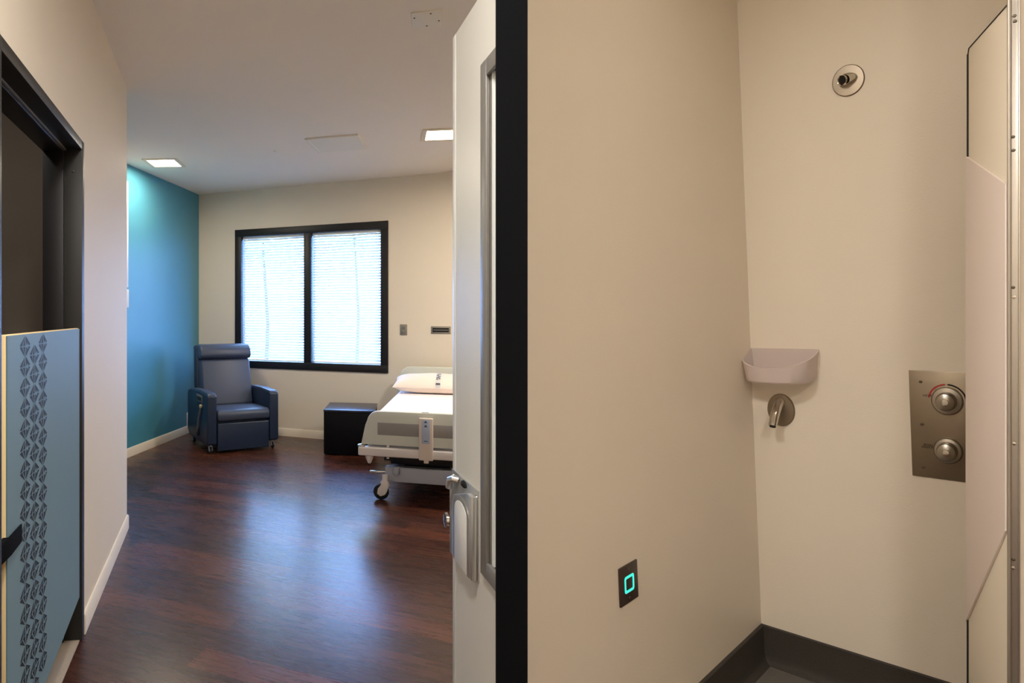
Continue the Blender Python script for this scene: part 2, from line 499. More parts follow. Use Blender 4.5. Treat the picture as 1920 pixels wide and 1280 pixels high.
for i, (a0, a1) in enumerate(PANES):
    b = empty('window_blind', MF @ Matrix.Translation((WX0 + a0, 0.045, WZ0 + fw)),
              ['white slatted blind in the left pane of the black window', 'white slatted blind in the right pane of the black window'][i], 'blind', 'white blinds in the two window panes')
    W_, H_ = a1 - a0, WH - 2 * fw
    MB().box(0.004, W_ - 0.004, -0.014, 0.014, H_ - 0.03, H_ - 0.002, bev=0.002).build('head_rail', 'pl', parent=b)
    MB().box(0.006, W_ - 0.006, -0.012, 0.012, 0.004, 0.018, bev=0.003).build('bottom_rail', 'pl', parent=b)
    sl = MB()
    n = 46
    step = (H_ - 0.055) / n
    for k in range(n):
        z = 0.028 + step * (k + 0.5)
        t = math.radians(50 + random.uniform(-3, 3))
        cx, sn = math.cos(t) * 0.0145, math.sin(t) * 0.0145
        dz = 0.004 * math.sin(k * 0.9)
        nx = 7
        for q in range(nx):
            xa, xb = 0.008 + (W_ - 0.016) * q / nx, 0.008 + (W_ - 0.016) * (q + 1) / nx
            za, zb_ = dz * math.sin(q * 1.3), dz * math.sin((q + 1) * 1.3)
            sl.tri([(xa, -cx, z - sn + za), (xb, -cx, z - sn + zb_), (xb, cx, z + sn + zb_), (xa, cx, z + sn + za)])
    sl.build('slats', 'slat', parent=b, smooth=False)
    for fx in (0.25, 0.75):
        MB().tube([(W_ * fx, -0.015, 0.01), (W_ * fx, -0.015, H_ - 0.01)], 0.0012, 6).build('ladder_cord', 'pl', parent=b)

# outside: lawn and a tree
g = MB().box(-14, 14, 9.0, 30, -0.4, -0.35).build('ground', 'ground'); struct(g)
def tree(x, y, h, label, nleaf, spread):
    t = empty('garden_tree', Matrix.Translation((x, y, -0.35)), label, 'tree', 'trees outside the window')
    MB().tube([(0, 0, 0), (0.05, 0.02, h * 0.4), (-0.05, 0, h * 0.8)], 0.05, 10, 0.025).build('trunk', 'bark', parent=t)
    c = MB()
    for _ in range(nleaf):
        u = Vector((random.gauss(0, 1), random.gauss(0, 1), random.gauss(0, 1))).normalized() * (random.random() ** 0.4)
        p = Vector((u.x * spread, u.y * spread * 0.8, h * 0.85 + u.z * spread * 0.6))
        e = Vector((random.gauss(0, 1), random.gauss(0, 1), random.gauss(0, 1))).normalized()
        f = e.orthogonal().normalized()
        s_ = random.uniform(0.06, 0.13)
        c.tri([p, p + e * s_ + f * s_ * 0.4, p + e * s_ * 2, p + e * s_ - f * s_ * 0.4])
    c.build('foliage', 'leafgreen', parent=t, smooth=False)
tree(-0.6, 11.2, 4.0, 'leafy tree outside, seen through the top of the left blind', 1500, 1.3)
tree(1.3, 14.2, 4.6, 'leafy tree outside, seen through the top of the right blind', 1500, 1.2)

# ------------------------------------------------------------------ recliner
RC = frame(-0.918, 6.33, 0, 24.3)
r = empty('recliner_chair', RC, 'navy vinyl medical recliner on casters in the corner by the teal wall', 'armchair')
RW, RD = 0.775, 0.80
for i, a0 in enumerate((0.0, RW - 0.10)):
    arm = MB()
    prof = [(0.0, 0.10), (0.0, 0.585), (0.03, 0.605), (0.30, 0.612), (0.62, 0.600), (0.76, 0.585), (0.80, 0.54), (0.80, 0.14), (0.72, 0.08), (0.05, 0.08)]
    arm.prism(prof, 'x', a0, a0 + 0.10, bev=0.014, seg=3)
    ao = arm.build('arm_panel', 'vinyl_navy', parent=r)
    cap = MB()
    cp = [(0.005, 0.592), (0.03, 0.612), (0.30, 0.622), (0.62, 0.610), (0.70, 0.600), (0.70, 0.590), (0.30, 0.604), (0.03, 0.596)]
    cap.prism(cp, 'x', a0 + 0.008, a0 + 0.092, bev=0.004)
    cap.build('arm_cap', 'vinyl_slate', parent=ao)
    if i == 0:
        sl = MB()
        sl.box(-0.006, 0.001, 0.18, 0.40, 0.50, 0.575, bev=0.004)
        so = sl.build('side_tray', 'grey_plastic', parent=r)
        MB().box(-0.009, -0.005, 0.205, 0.375, 0.515, 0.555, bev=0.001).build('tray_recess', 'seam', parent=so)
        lv = MB()
        lv.tube([(-0.015, 0.20, 0.455), (-0.018, 0.27, 0.33), (-0.012, 0.34, 0.18)], 0.010, 10)
        lo = lv.build('recline_lever', 'grey_plastic', parent=r)
        MB().lathe([(0, -0.034), (0.018, -0.028), (0.022, -0.012), (0.012, 0.0)], 'x', 16, (-0.0, 0.195, 0.465)).build('lever_knob', 'brass', parent=lo)
        MB().lathe([(0.045, 0.0), (0.045, -0.012), (0.03, -0.016), (0, -0.016)], 'x', 20, (0, 0.34, 0.18)).build('lever_hub', 'rubber', parent=lo)
# body between the arms
MB().box(0.10, RW - 0.10, 0.06, 0.72, 0.10, 0.33, bev=0.01).build('seat_base', 'vinyl_navy', parent=r)
st = MB()
st.prism([(-0.005, 0.33), (-0.02, 0.36), (-0.018, 0.405), (0.02, 0.438), (0.30, 0.435), (0.60, 0.42), (0.60, 0.32), (0.05, 0.315)], 'x', 0.105, RW - 0.105, bev=0.018, seg=3)
st.build('seat_cushion', 'vinyl_slate', parent=r)
fr = MB()
fr.box(0.107, RW - 0.107, -0.006, 0.05, 0.025, 0.308, bev=0.014, seg=3)
fr.build('footrest_panel', 'vinyl_navy', parent=r)
# reclined back: profile in y,z leaning away
bk = MB()
bk.prism([(0.50, 0.40), (0.475, 0.43), (0.60, 0.91), (0.62, 0.915), (0.80, 0.90), (0.80, 0.55), (0.70, 0.36)], 'x', 0.105, 0.665, bev=0.018, seg=3)
bk.build('back_cushion', 'vinyl_slate', parent=r)
bs = MB()
bs.prism([(0.68, 0.36), (0.70, 0.30), (0.79, 0.34), (0.84, 1.055), (0.80, 1.068), (0.74, 1.04)], 'x', 0.078, 0.695, bev=0.012, seg=2)
bs.build('back_shell', 'vinyl_navy', parent=r)
hr = MB()
hr.prism([(0.585, 0.935), (0.57, 0.965), (0.59, 1.03), (0.64, 1.075), (0.72, 1.082), (0.78, 1.06), (0.78, 0.925), (0.62, 0.918)], 'x', 0.092, 0.678, bev=0.02, seg=3)
hr.build('headrest', 'vinyl_slate', parent=r)
MB().box(0.10, RW - 0.10, 0.06, 0.78, 0.065, 0.10, bev=0.004).build('under_frame', 'rubber', parent=r)
for (cx, cy) in ((0.05, 0.05), (RW - 0.05, 0.05), (0.05, 0.70), (RW - 0.05, 0.70)):
    cs = MB()
    cs.tube([(cx, cy, 0.072), (cx, cy, 0.092)], 0.012, 10)
    cs.prism([(-0.02, 0.035), (0.01, 0.072), (0.028, 0.072), (0.02, 0.03), (0.0, 0.018)], 'x', -0.018, -0.013, mx=Matrix.Translation((cx, cy, 0)))
    cs.prism([(-0.02, 0.035), (0.01, 0.072), (0.028, 0.072), (0.02, 0.03), (0.0, 0.018)], 'x', 0.013, 0.018, mx=Matrix.Translation((cx, cy, 0)))
    cs.box(cx - 0.018, cx + 0.018, cy + 0.005, cy + 0.03, 0.068, 0.076, bev=0.001)
    co = cs.build('caster', 'bed_metal', parent=r)
    MB().lathe([(0, -0.011), (0.028, -0.011), (0.0315, -0.006), (0.0315, 0.006), (0.028, 0.011), (0, 0.011)], 'x', 20, (cx, cy, 0.0318)).build('wheel', 'rubber', parent=co)

# ------------------------------------------------------------------ black storage cube
bx = empty('storage_cube', frame(0.252, 6.33, 0, -9.5), 'low black cube cabinet between the recliner and the bed', 'cabinet')
MB().box(0, 0.51, 0, 0.54, 0.012, 0.430, bev=0.004).build('body', 'box_black', parent=bx)
MB().box(-0.003, 0.513, -0.003, 0.543, 0.434, 0.457, bev=0.004).build('lid', 'box_top', parent=bx)
MB().box(0.004, 0.506, 0.004, 0.536, 0.430, 0.434).build('lid_gap', 'hole', parent=bx)
MB().box(0.03, 0.48, 0.03, 0.51, 0.0, 0.012).build('plinth', 'hole', parent=bx)

# ------------------------------------------------------------------ hospital bed
BD = frame(0.471, 4.75, 0, -16.0)
b = empty('hospital_bed', BD, 'hospital bed with pale grey footboard, white sheet and caster wheels, partly behind the open door', 'bed')
BW, BL = 0.95, 1.95
def arc(cx, cz, r, a0, a1, n=8):
    return [(cx + r * math.cos(math.radians(a0 + (a1 - a0) * i / n)), cz + r * math.sin(math.radians(a0 + (a1 - a0) * i / n))) for i in range(n + 1)]
def board(zb0, zt, r, slant):
    left = [(0.0, zb0), (slant * 0.7, zt - r * 1.25)] + arc(slant + r, zt - r, r, 170, 90, 8)
    pts = left + [(BW - x, z) for x, z in reversed(left)]
    return pts
fb = MB()
fb.prism(board(0.435, 0.688, 0.085, 0.045), 'y', 0.0, 0.04, bev=0.007, seg=2)
fbo = fb.build('footboard', 'bed_cream', parent=b)
MB().box(0.125, BW - 0.125, -0.003, 0.001, 0.512, 0.604, bev=0.001).build('inset_panel', 'bed_inset', parent=fbo)
MB().box(0.45, 0.50, 0.012, 0.035, 0.686, 0.690, bev=0.001).build('grip_slot', 'grey_plastic', parent=fbo)
rm = MB().box(0.432, 0.535, -0.032, -0.004, 0.345, 0.655, bev=0.008, seg=3).build('control_pad', 'remote', parent=b)
MB().box(0.452, 0.512, -0.0345, -0.031, 0.47, 0.645, bev=0.002).build('key_pad', 'print_pale', parent=rm)
MB().prism([(0.468, 0.622), (0.496, 0.622), (0.482, 0.640)], 'y', -0.036, -0.034).build('key', 'print_blue', parent=rm)
MB().prism([(0.468, 0.592), (0.496, 0.592), (0.482, 0.610)], 'y', -0.036, -0.034).build('key', 'print_blue', parent=rm)
MB().box(0.470, 0.495, -0.036, -0.034, 0.486, 0.492).build('key', 'print_blue', parent=rm)
MB().box(0.468, 0.503, -0.028, -0.008, 0.325, 0.35, bev=0.004).build('cable_socket', 'remote', parent=rm)
rl = MB()
rl.box(-0.02, BW + 0.02, -0.02, 0.05, 0.352, 0.418, bev=0.01, seg=3)
rlo = rl.build('foot_rail', 'bed_rail', parent=b)
for xx in (0.0, BW):
    MB().lathe([(0.030, 0.418), (0.028, 0.430), (0.012, 0.436), (0, 0.436)], 'z', 20, (xx, 0.012, 0)).build('rail_cap', 'chrome', parent=rlo)
    MB().lathe([(0.0, 0.29), (0.012, 0.292), (0.030, 0.335), (0.032, 0.352)], 'z', 20, (xx + (0.06 if xx == 0 else -0.06), 0.02, 0)).build('bumper', 'bed_rail', parent=rlo)
for xx in (0.20, 0.74):
    MB().tube([(xx, 0.012, 0.335), (xx, 0.012, 0.437)], 0.010, 10).build('peg', 'bed_rail', parent=b)
# deck, side rails, mattress
MB().box(0.04, BW - 0.04, 0.05, BL - 0.05, 0.40, 0.455, bev=0.006).build('deck', 'bed_metal', parent=b)
mt = MB().box(0.075, BW - 0.075, 0.05, BL - 0.08, 0.456, 0.645, bev=0.035, seg=4)
mt.build('mattress', 'sheet', parent=b)
dk = MB()
dk.box(0.20, BW - 0.20, 0.16, BL - 0.30, 0.262, 0.40, bev=0.01)
dk.box(0.16, 0.24, 0.10, BL - 0.2, 0.30, 0.36)
dk.build('lift_mechanism', 'bed_dark', parent=b)
bs = MB()
bs.box(0.165, BW - 0.165, 0.115, 0.20, 0.135, 0.248, bev=0.010, seg=2)
bs.box(0.165, BW - 0.165, BL - 0.25, BL - 0.17, 0.135, 0.248, bev=0.010, seg=2)
bs.box(0.20, 0.27, 0.20, BL - 0.2, 0.15, 0.235, bev=0.006)
bs.box(BW - 0.27, BW - 0.20, 0.20, BL - 0.2, 0.15, 0.235, bev=0.006)
bs.build('base_frame', 'bed_metal', parent=b)
MB().box(0.30, 0.65, 0.13, 0.19, 0.247, 0.262, bev=0.004).build('base_cover', 'bed_dark', parent=b)
MB().lathe([(0.026, 0.20), (0.030, 0.225), (0.024, 0.256), (0, 0.260)], 'z', 18, (0.25, 0.112, 0)).build('base_boss', 'bed_metal', parent=b)
pd = MB()
pd.tube([(0.17, 0.14, 0.205), (0.10, 0.13, 0.20), (0.055, 0.13, 0.20)], 0.009, 10)
pd.box(0.045, 0.10, 0.118, 0.142, 0.190, 0.210, bev=0.004)
pd.build('brake_pedal', 'steel', parent=b)
for (cx, cy) in ((0.155, 0.10), (BW - 0.155, 0.10), (0.155, BL - 0.2), (BW - 0.155, BL - 0.2)):
    c = MB()
    c.prism([(0.035, 0.145), (0.042, 0.11), (0.03, 0.07), (0.015, 0.045), (-0.02, 0.03), (-0.045, 0.05), (-0.04, 0.085), (-0.015, 0.12), (-0.018, 0.145), (0.01, 0.16)], 'y', -0.028, -0.020, bev=0.003, mx=Matrix.Translation((cx, cy, 0)))
    c.prism([(0.035, 0.145), (0.042, 0.11), (0.03, 0.07), (0.015, 0.045), (-0.02, 0.03), (-0.045, 0.05), (-0.04, 0.085), (-0.015, 0.12), (-0.018, 0.145), (0.01, 0.16)], 'y', 0.020, 0.028, bev=0.003, mx=Matrix.Translation((cx, cy, 0)))
    c.tube([(cx + 0.012, cy, 0.13), (cx + 0.012, cy, 0.19)], 0.022, 14)
    co = c.build('caster', 'bed_rail', parent=b)
    MB().lathe([(0, -0.016), (0.046, -0.016), (0.058, -0.010), (0.060, 0.0), (0.058, 0.010), (0.046, 0.016), (0, 0.016)], 'y', 26, (cx - 0.018, cy, 0.0602)).build('wheel', 'rubber', parent=co)
hb = MB()
hb.prism([(x, z) for x, z in board(0.36, 0.872, 0.10, 0.07)], 'y', BL - 0.035, BL + 0.002, bev=0.008, seg=3)
hb.build('headboard', 'bed_cream', parent=b)

# pillow: a puffed grid with pinched corners
def pillow(mw):
    bm = bmesh.new()
    nx, ny = 20, 12
    lx, ly, th = 0.90, 0.42, 0.085
    top, bot = {}, {}
    for i in range(nx + 1):
        for j in range(ny + 1):
            u, v = 2 * i / nx - 1, 2 * j / ny - 1
            pinch = 1 - 0.06 * (1 - abs(u) ** 2) * abs(v) ** 3
            pinch2 = 1 - 0.05 * (1 - abs(v) ** 2) * abs(u) ** 3
            x, y = u * lx / 2 * pinch2, v * ly / 2 * pinch
            k = (max(0, 1 - abs(u) ** 3.2) ** 0.55) * (max(0, 1 - abs(v) ** 2.4) ** 0.55)
            z = th * k + 0.004 * math.sin(u * 9 + v * 5) * k
            top[i, j] = bm.verts.new((x, y, z + 0.07 + 0.0))
            edge = i in (0, nx) or j in (0, ny)
            bot[i, j] = top[i, j] if edge else bm.verts.new((x, y, 0.07 - 0.065 * min(1, k * 1.3)))
    for i in range(nx):
        for j in range(ny):
            bm.faces.new([top[i, j], top[i + 1, j], top[i + 1, j + 1], top[i, j + 1]])
            q = [bot[i, j], bot[i, j + 1], bot[i + 1, j + 1], bot[i + 1, j]]
            bm.faces.new(q)
    m = MB(); m.bm = bm
    o = m.build('pillow', 'pillow', mw=mw, sub=1)
    tag(o, 'white pillow with a grey printed stripe lying at the head of the bed', 'pillow')
    # printed stripe following the upper surface: pale ground with dark marks
    def surf(u, v):
        pinch = 1 - 0.06 * (1 - abs(u) ** 2) * abs(v) ** 3
        k = (max(0, 1 - abs(u) ** 3.2) ** 0.55) * (max(0, 1 - abs(v) ** 2.4) ** 0.55)
        return (u * lx / 2, v * ly / 2 * pinch, th * k + 0.004 * math.sin(u * 9 + v * 5) * k + 0.0725)
    st = MB()
    u0, u1 = -0.04, 0.06
    for j in range(18):
        v0, v1 = -0.998 + j * 0.1, -0.998 + (j + 1) * 0.1
        st.tri([surf(u0, v0), surf(u1, v0), surf(u1, v1), surf(u0, v1)])
    st.build('printed_stripe', 'tag_light', parent=o, smooth=True)
    def up(p, e=0.0016): return (p[0], p[1] - e * 0.6, p[2] + e)
    for (ua, ub, va, vb) in ((-0.035, 0.055, -0.93, -0.86), (-0.03, 0.0, -0.62, -0.50), (0.015, 0.05, -0.56, -0.46),
                             (-0.035, 0.03, -0.42, -0.34), (0.0, 0.05, -0.30, -0.22), (-0.03, 0.01, -0.16, -0.06), (-0.02, 0.05, 0.02, 0.08)):
        MB().tri([up(surf(ua, va)), up(surf(ub, va)), up(surf(ub, vb)), up(surf(ua, vb))]).build('printed_mark', 'tag_grey', parent=o)
    return o
pillow(BD @ Matrix.Translation((0.475, 1.63, 0.668)) @ Matrix.Rotation(math.radians(9), 4, 'X'))

# ------------------------------------------------------------------ wall plates
def plate(name, mw, w_, h_, m, label, cat, build):
    e = empty(name, mw, label, cat)
    MB().box(-w_ / 2, w_ / 2, -0.006, 0, -h_ / 2, h_ / 2, bev=0.0015).build('cover_plate', m, parent=e)
    build(e)
    return e
# far-wall coordinate of x pixel positions were measured along the wall
def out1(e):
    MB().box(-0.017, 0.017, -0.009, -0.005, 0.006, 0.036, bev=0.002).build('socket', 'grey_plastic', parent=e)
    MB().box(-0.017, 0.017, -0.009, -0.005, -0.036, -0.006, bev=0.002).build('socket', 'grey_plastic', parent=e)
plate('wall_outlet', MF @ Matrix.Translation((2.588, 0, 1.25)), 0.078, 0.115, 'nickel', 'small steel outlet plate on the cream wall right of the window', 'outlet', out1)
def out2(e):
    MB().box(-0.085, 0.085, -0.009, -0.005, -0.022, 0.022, bev=0.002).build('slot', 'hole', parent=e)
    MB().box(-0.080, 0.080, -0.011, -0.008, -0.004, 0.004, bev=0.001).build('bar', 'grey_plastic', parent=e)
plate('wall_socket_panel', MF @ Matrix.Translation((2.985, 0, 1.25)), 0.205, 0.078, 'nickel', 'wide low socket panel with a dark slot above the bed headboard', 'outlet', out2)
def out3(e):
    MB().box(-0.017, 0.017, -0.010, -0.005, -0.05, 0.05, bev=0.002).build('socket', 'pl', parent=e)
SX = (7.525 - 4.10) * math.hypot(1, 0.286)
plate('wall_outlet', MT @ Matrix.Translation((SX, 0, 0.165)), 0.09, 0.16, 'pl', 'white outlet plate low on the teal wall behind the recliner', 'outlet', out3)
# framed white board on the teal wall, only its far edge shows past the corridor wall
w = MB()
wbx = empty('wall_board', MT @ Matrix.Translation((1.35, 0, 1.0)), 'white framed board on the teal wall, only its edge showing past the corridor wall', 'board')
MB().box(0.0, 0.84, -0.022, 0, 0.68, 1.72, bev=0.003).build('board_panel', 'pl', parent=wbx)
MB().box(0.0, 0.84, -0.028, 0, 0.48, 0.66, bev=0.003).build('lower_panel', 'trim', parent=wbx)

# ------------------------------------------------------------------ ceiling fixtures
def downlight(x, y, deg, label, sz, watts, col=WARM_COL):
    e = empty('ceiling_light', frame(x, y, H, deg), label, 'ceiling light', 'square recessed ceiling lights')
    fr = MB()
    o = sz / 2 + 0.035
    for (a0, a1, b0, b1) in ((-o, o, -o, -sz / 2), (-o, o, sz / 2, o), (-o, -sz / 2, -sz / 2, sz / 2), (sz / 2, o, -sz / 2, sz / 2)):
        fr.box(a0, a1, b0, b1, -0.008, 0)
    fr.build('trim_ring', 'lamp_hood', parent=e)
    MB().box(-sz / 2, sz / 2, -sz / 2, sz / 2, -0.005, -0.001).build('diffuser', 'lamp', parent=e)
    ld = bpy.data.lights.new('lamp_light', 'AREA')
    ld.shape = 'SQUARE'; ld.size = sz * 0.95; ld.energy = watts; ld.color = col
    ld.spread = math.radians(175)
    lo = bpy.data.objects.new('lamp_light', ld); COL.objects.link(lo)
    lo.parent = e; lo.location = (0, 0, -0.012)
    return e
downlight(-1.318, 6.17, -5, 'square recessed ceiling light close to the teal wall', 0.27, CEIL_LAMP_W)
downlight(1.19, 5.20, -8, 'square recessed ceiling light above the foot of the bed', 0.27, CEIL_LAMP_W)
downlight(2.35, 4.3, -10, 'added fill light over the right side of the bedroom, hidden by the open door', 0.27, CEIL_LAMP_W * 2.6, LAMP_COL)  # unseen fill, added to raise the light in the bedroom
downlight(0.5, -0.6, 0, 'added ceiling fill light over the corridor behind the camera', 0.27, ENTRY_FILL_W, LAMP_COL)  # fill added out of view to light the corridor and shower
downlight(-0.15, 0.85, 0, 'added unseen fill light over the corridor between the bathroom doorway and the open door', 0.27, ENTRY_FILL_W, LAMP_COL)  # added above the frame to brighten the left wall and door leaf
downlight(-1.7, 2.3, 7.5, 'added dim fill light inside the bathroom', 0.2, BATH_FILL_W, LAMP_COL)  # added so the bathroom interior does not go black

def vent(x, y, deg, s, label):
    e = empty('ceiling_vent', frame(x, y, H, deg), label, 'vent')
    f = MB()
    h = s / 2
    for (a0, a1, b0, b1) in ((-h, h, -h, -h + .03), (-h, h, h - .03, h), (-h, -h + .03, -h + .03, h - .03), (h - .03, h, -h + .03, h - .03)):
        f.box(a0, a1, b0, b1, -0.014, 0, bev=0.003)
    f.build('vent_frame', 'vent', parent=e)
    MB().box(-h + .02, h - .02, -h + .02, h - .02, -0.004, -0.001).build('vent_backing', 'vent', parent=e)
    l = MB()
    n = 9
    for k in range(n):
        yy = -h + .05 + (s - .10) * k / (n - 1)
        l.box(-h + .03, h - .03, -0.021, 0.021, -0.001, 0.001, mx=Matrix.Translation((0, yy, -0.009)) @ Matrix.Rotation(math.radians(-10), 4, 'X'))
    l.build('vent_louvres', 'vent', parent=e)
vent(0.335, 5.47, -16, 0.46, 'square white air vent in the bedroom ceiling')
e = empty('ceiling_plate', frame(0.645, 3.17, H, -12), 'small square blank plate with four screws on the corridor ceiling', 'cover plate')
MB().box(-0.075, 0.075, -0.085, 0.085, -0.006, 0, bev=0.002).build('plate', 'vent', parent=e)
for (px, py) in ((-0.06, -0.035), (0.02, -0.065), (0.0, 0.065), (0.06, 0.02)):
    MB().lathe([(0, -0.009), (0.004, -0.008), (0.005, -0.006)], 'z', 12, (px, py, 0)).build('screw', 'screw', parent=e)
e = MB().lathe([(0, -0.012), (0.012, -0.010), (0.022, 0)], 'z', 20, (0, 0, 0)).build('ceiling_sensor', 'vent', mw=Matrix.Translation((-0.21, 5.72, H)))
tag(e, 'tiny round white sensor on the bedroom ceiling left of the vent', 'sensor')

# ------------------------------------------------------------------ open bedroom door on the right (door_2)
ex = Vector((0.0364, -1, 0)).normalized(); ez = Vector((0, 0, 1)); ey = ez.cross(ex)   # y points into the leaf, away from the bedroom side
DM = basis((0.490, 2.0, 0), ex, ey, ez)
d = empty('door_2', DM, 'open off-white bedroom door with glass strip and silver push pull latch', kind='structure')
LL, TOP = 0.425, 2.288
VX0, VZ0, VZ1 = 0.303, 0.715, 2.083
lf = MB()
lf.box(0.034, VX0 + 0.02, 0, 0.040, 0.012, TOP)
lf.box(VX0 + 0.02, LL, 0, 0.040, 0.012, VZ0 + 0.02); lf.box(VX0 + 0.02, LL, 0, 0.040, VZ1 - 0.02, TOP)
lf.build('door_leaf', 'leaf', parent=d, smooth=False)
MB().box(0.0, 0.034, -0.001, 0.041, 0.010, TOP + 0.001, bev=0.002).build('edge_band', 'leaf_edge', parent=d)
gf = MB()
gf.box(VX0, VX0 + 0.045, -0.012, 0.0, VZ0, VZ1, bev=0.003)
gf.box(VX0 + 0.045, LL, -0.012, 0.0, VZ0, VZ0 + 0.045, bev=0.003)
gf.box(VX0 + 0.045, LL, -0.012, 0.0, VZ1 - 0.045, VZ1, bev=0.003)
gf.box(VX0 + 0.022, VX0 + 0.052, 0.0, 0.04, VZ0, VZ1)
gf.build('glazing_frame', 'grey_frame', parent=d)
MB().box(VX0 + 0.045, LL, 0.014, 0.022, VZ0 + 0.03, VZ1 - 0.03).build('pane', mat('frosted door pane', rgb(190, 204, 208), 0.18, spec=0.7), parent=d)
MB().box(VX0 + 0.055, VX0 + 0.064, 0.001, 0.012, VZ0 + 0.04, VZ1 - 0.04).build('glazing_bead', 'leaf_edge', parent=d)
# handle set: back plate, arch paddle, thumb lever, latch knob, bolts
hp = MB()
hp.box(0.002, 0.262, -0.004, 0.0, 0.672, 0.922, bev=0.001)
hpo = hp.build('latch_plate', 'silver', parent=d)
for (sx_, sz_) in ((0.02, 0.905), (0.245, 0.90), (0.245, 0.69)):
    MB().lathe([(0.006, -0.004), (0.005, -0.007), (0, -0.008)], 'y', 12, (sx_, 0, sz_)).build('screw', 'chrome', parent=hpo)
pdl = MB()
house = [(0.058, 0.672), (0.058, 0.838), (0.075, 0.862), (0.215, 0.905), (0.258, 0.905), (0.258, 0.672)]
pdl.prism(house, 'y', -0.022, -0.004, bev=0.005, seg=2)
po = pdl.build('pull_housing', 'silver', parent=d)
def archpts(x0, x1, z0, z1):
    r_ = (x1 - x0) / 2; cx = (x0 + x1) / 2
    return [(x0, z0), (x0, z1 - r_ * 0.6)] + [(cx - r_ * math.cos(t_), z1 - r_ * 0.6 + r_ * 0.6 * math.sin(t_)) for t_ in [PI * i / 10 for i in range(1, 10)]] + [(x1, z1 - r_ * 0.6), (x1, z0)]
MB().prism(archpts(0.090, 0.240, 0.674, 0.880), 'y', -0.0245, -0.0215, bev=0.001).build('arch_rim', 'grey_frame', parent=po)
MB().prism(archpts(0.106, 0.224, 0.676, 0.866), 'y', -0.0260, -0.0240, bev=0.001).build('arch_cup', 'leaf_edge', parent=po)
MB().tube([(0.075, -0.004, 0.905), (0.070, -0.016, 0.908), (0.045, -0.022, 0.898), (0.035, -0.022, 0.872)], 0.011, 12).build('thumb_turn', 'silver', parent=d)
MB().lathe([(0.024, -0.004), (0.022, -0.008), (0.012, -0.012), (0, -0.014)], 'y', 20, (0.135, 0, 0.908), sy=0.45).build('keyhole', 'hole', parent=d)
MB().box(-0.004, 0.004, -0.010, 0.02, 0.655, 0.885, bev=0.003).build('latch_case', 'grey_frame', parent=d)
MB().lathe([(0.010, 0.0), (0.010, -0.004), (0.024, -0.008), (0.022, -0.016), (0, -0.020)], 'y', 20, (-0.018, -0.004, 0.752)).build('latch_knob', 'chrome', parent=d)

# ------------------------------------------------------------------ shower fittings (all on the shower walls)
def sh(name, x, z, label, cat, wall='right', y=0.0):
    if wall == 'right':
        return empty(name, SH @ Matrix.Translation((x, 0, z)), label, cat)
    return empty(name, SH @ Matrix.Translation((0, y, z)) @ Matrix.Rotation(math.radians(-90), 4, 'Z') @ Matrix.Scale(1, 4), label, cat)

e = sh('shower_fixture', 0.323, 2.176, 'steel shower fixture with round flange and black opening high on the shower wall', 'shower')
MB().lathe([(0.055, 0), (0.055, -0.003), (0.052, -0.006), (0.02, -0.007), (0, -0.007)], 'y', 40, sx=0.80).build('flange', 'steel_dark', parent=e)
MB().tube([(0.006, -0.006, 0.004), (0.005, -0.014, 0.004), (-0.005, -0.030, -0.001)], 0.020, 20, 0.019).build('spray_body', 'chrome', parent=e)
# nozzle opening in its outer end
nm = Matrix.Translation((-0.0065, -0.032, -0.001)) @ Vector((-0.0155, -0.0225, -0.005)).to_track_quat('Z', 'Y').to_matrix().to_4x4()
q = MB().lathe([(0.016, 0.0), (0.0185, 0.004), (0.0165, 0.008), (0.014, 0.004), (0.013, 0.0)], 'z', 24)
bmesh.ops.transform(q.bm, matrix=nm, verts=q.bm.verts); q.build('nozzle_rim', 'chrome', parent=e)
q = MB().lathe([(0.0145, 0.001), (0.0145, 0.004), (0.004, 0.005), (0.0, 0.004)], 'z', 20)
bmesh.ops.transform(q.bm, matrix=nm, verts=q.bm.verts); q.build('nozzle', 'hole', parent=e)

e = sh('wash_spout', 0.092, 0.997, 'small steel spout on a round plate below the frosted corner dish', 'spout')
MB().lathe([(0.062, 0), (0.062, -0.003), (0.058, -0.007), (0.02, -0.009), (0, -0.009)], 'y', 40, sx=0.70).build('flange', 'steel_dark', parent=e)
MB().tube([(0.0, -0.004, 0.032), (-0.001, -0.026, 0.022), (-0.005, -0.062, -0.022), (-0.006, -0.080, -0.052)], 0.017, 18, 0.013).build('spout_tube', 'chrome', parent=e)
q = MB().lathe([(0.0, 0.0), (0.0095, 0.0), (0.0095, 0.002), (0, 0.002)], 'z', 16)
nm = Matrix.Translation((-0.006, -0.0805, -0.0525)) @ Vector((0, -0.018, -0.030)).to_track_quat('Z', 'Y').to_matrix().to_4x4()
bmesh.ops.transform(q.bm, matrix=nm, verts=q.bm.verts); q.build('spout_outlet', 'hole', parent=e)

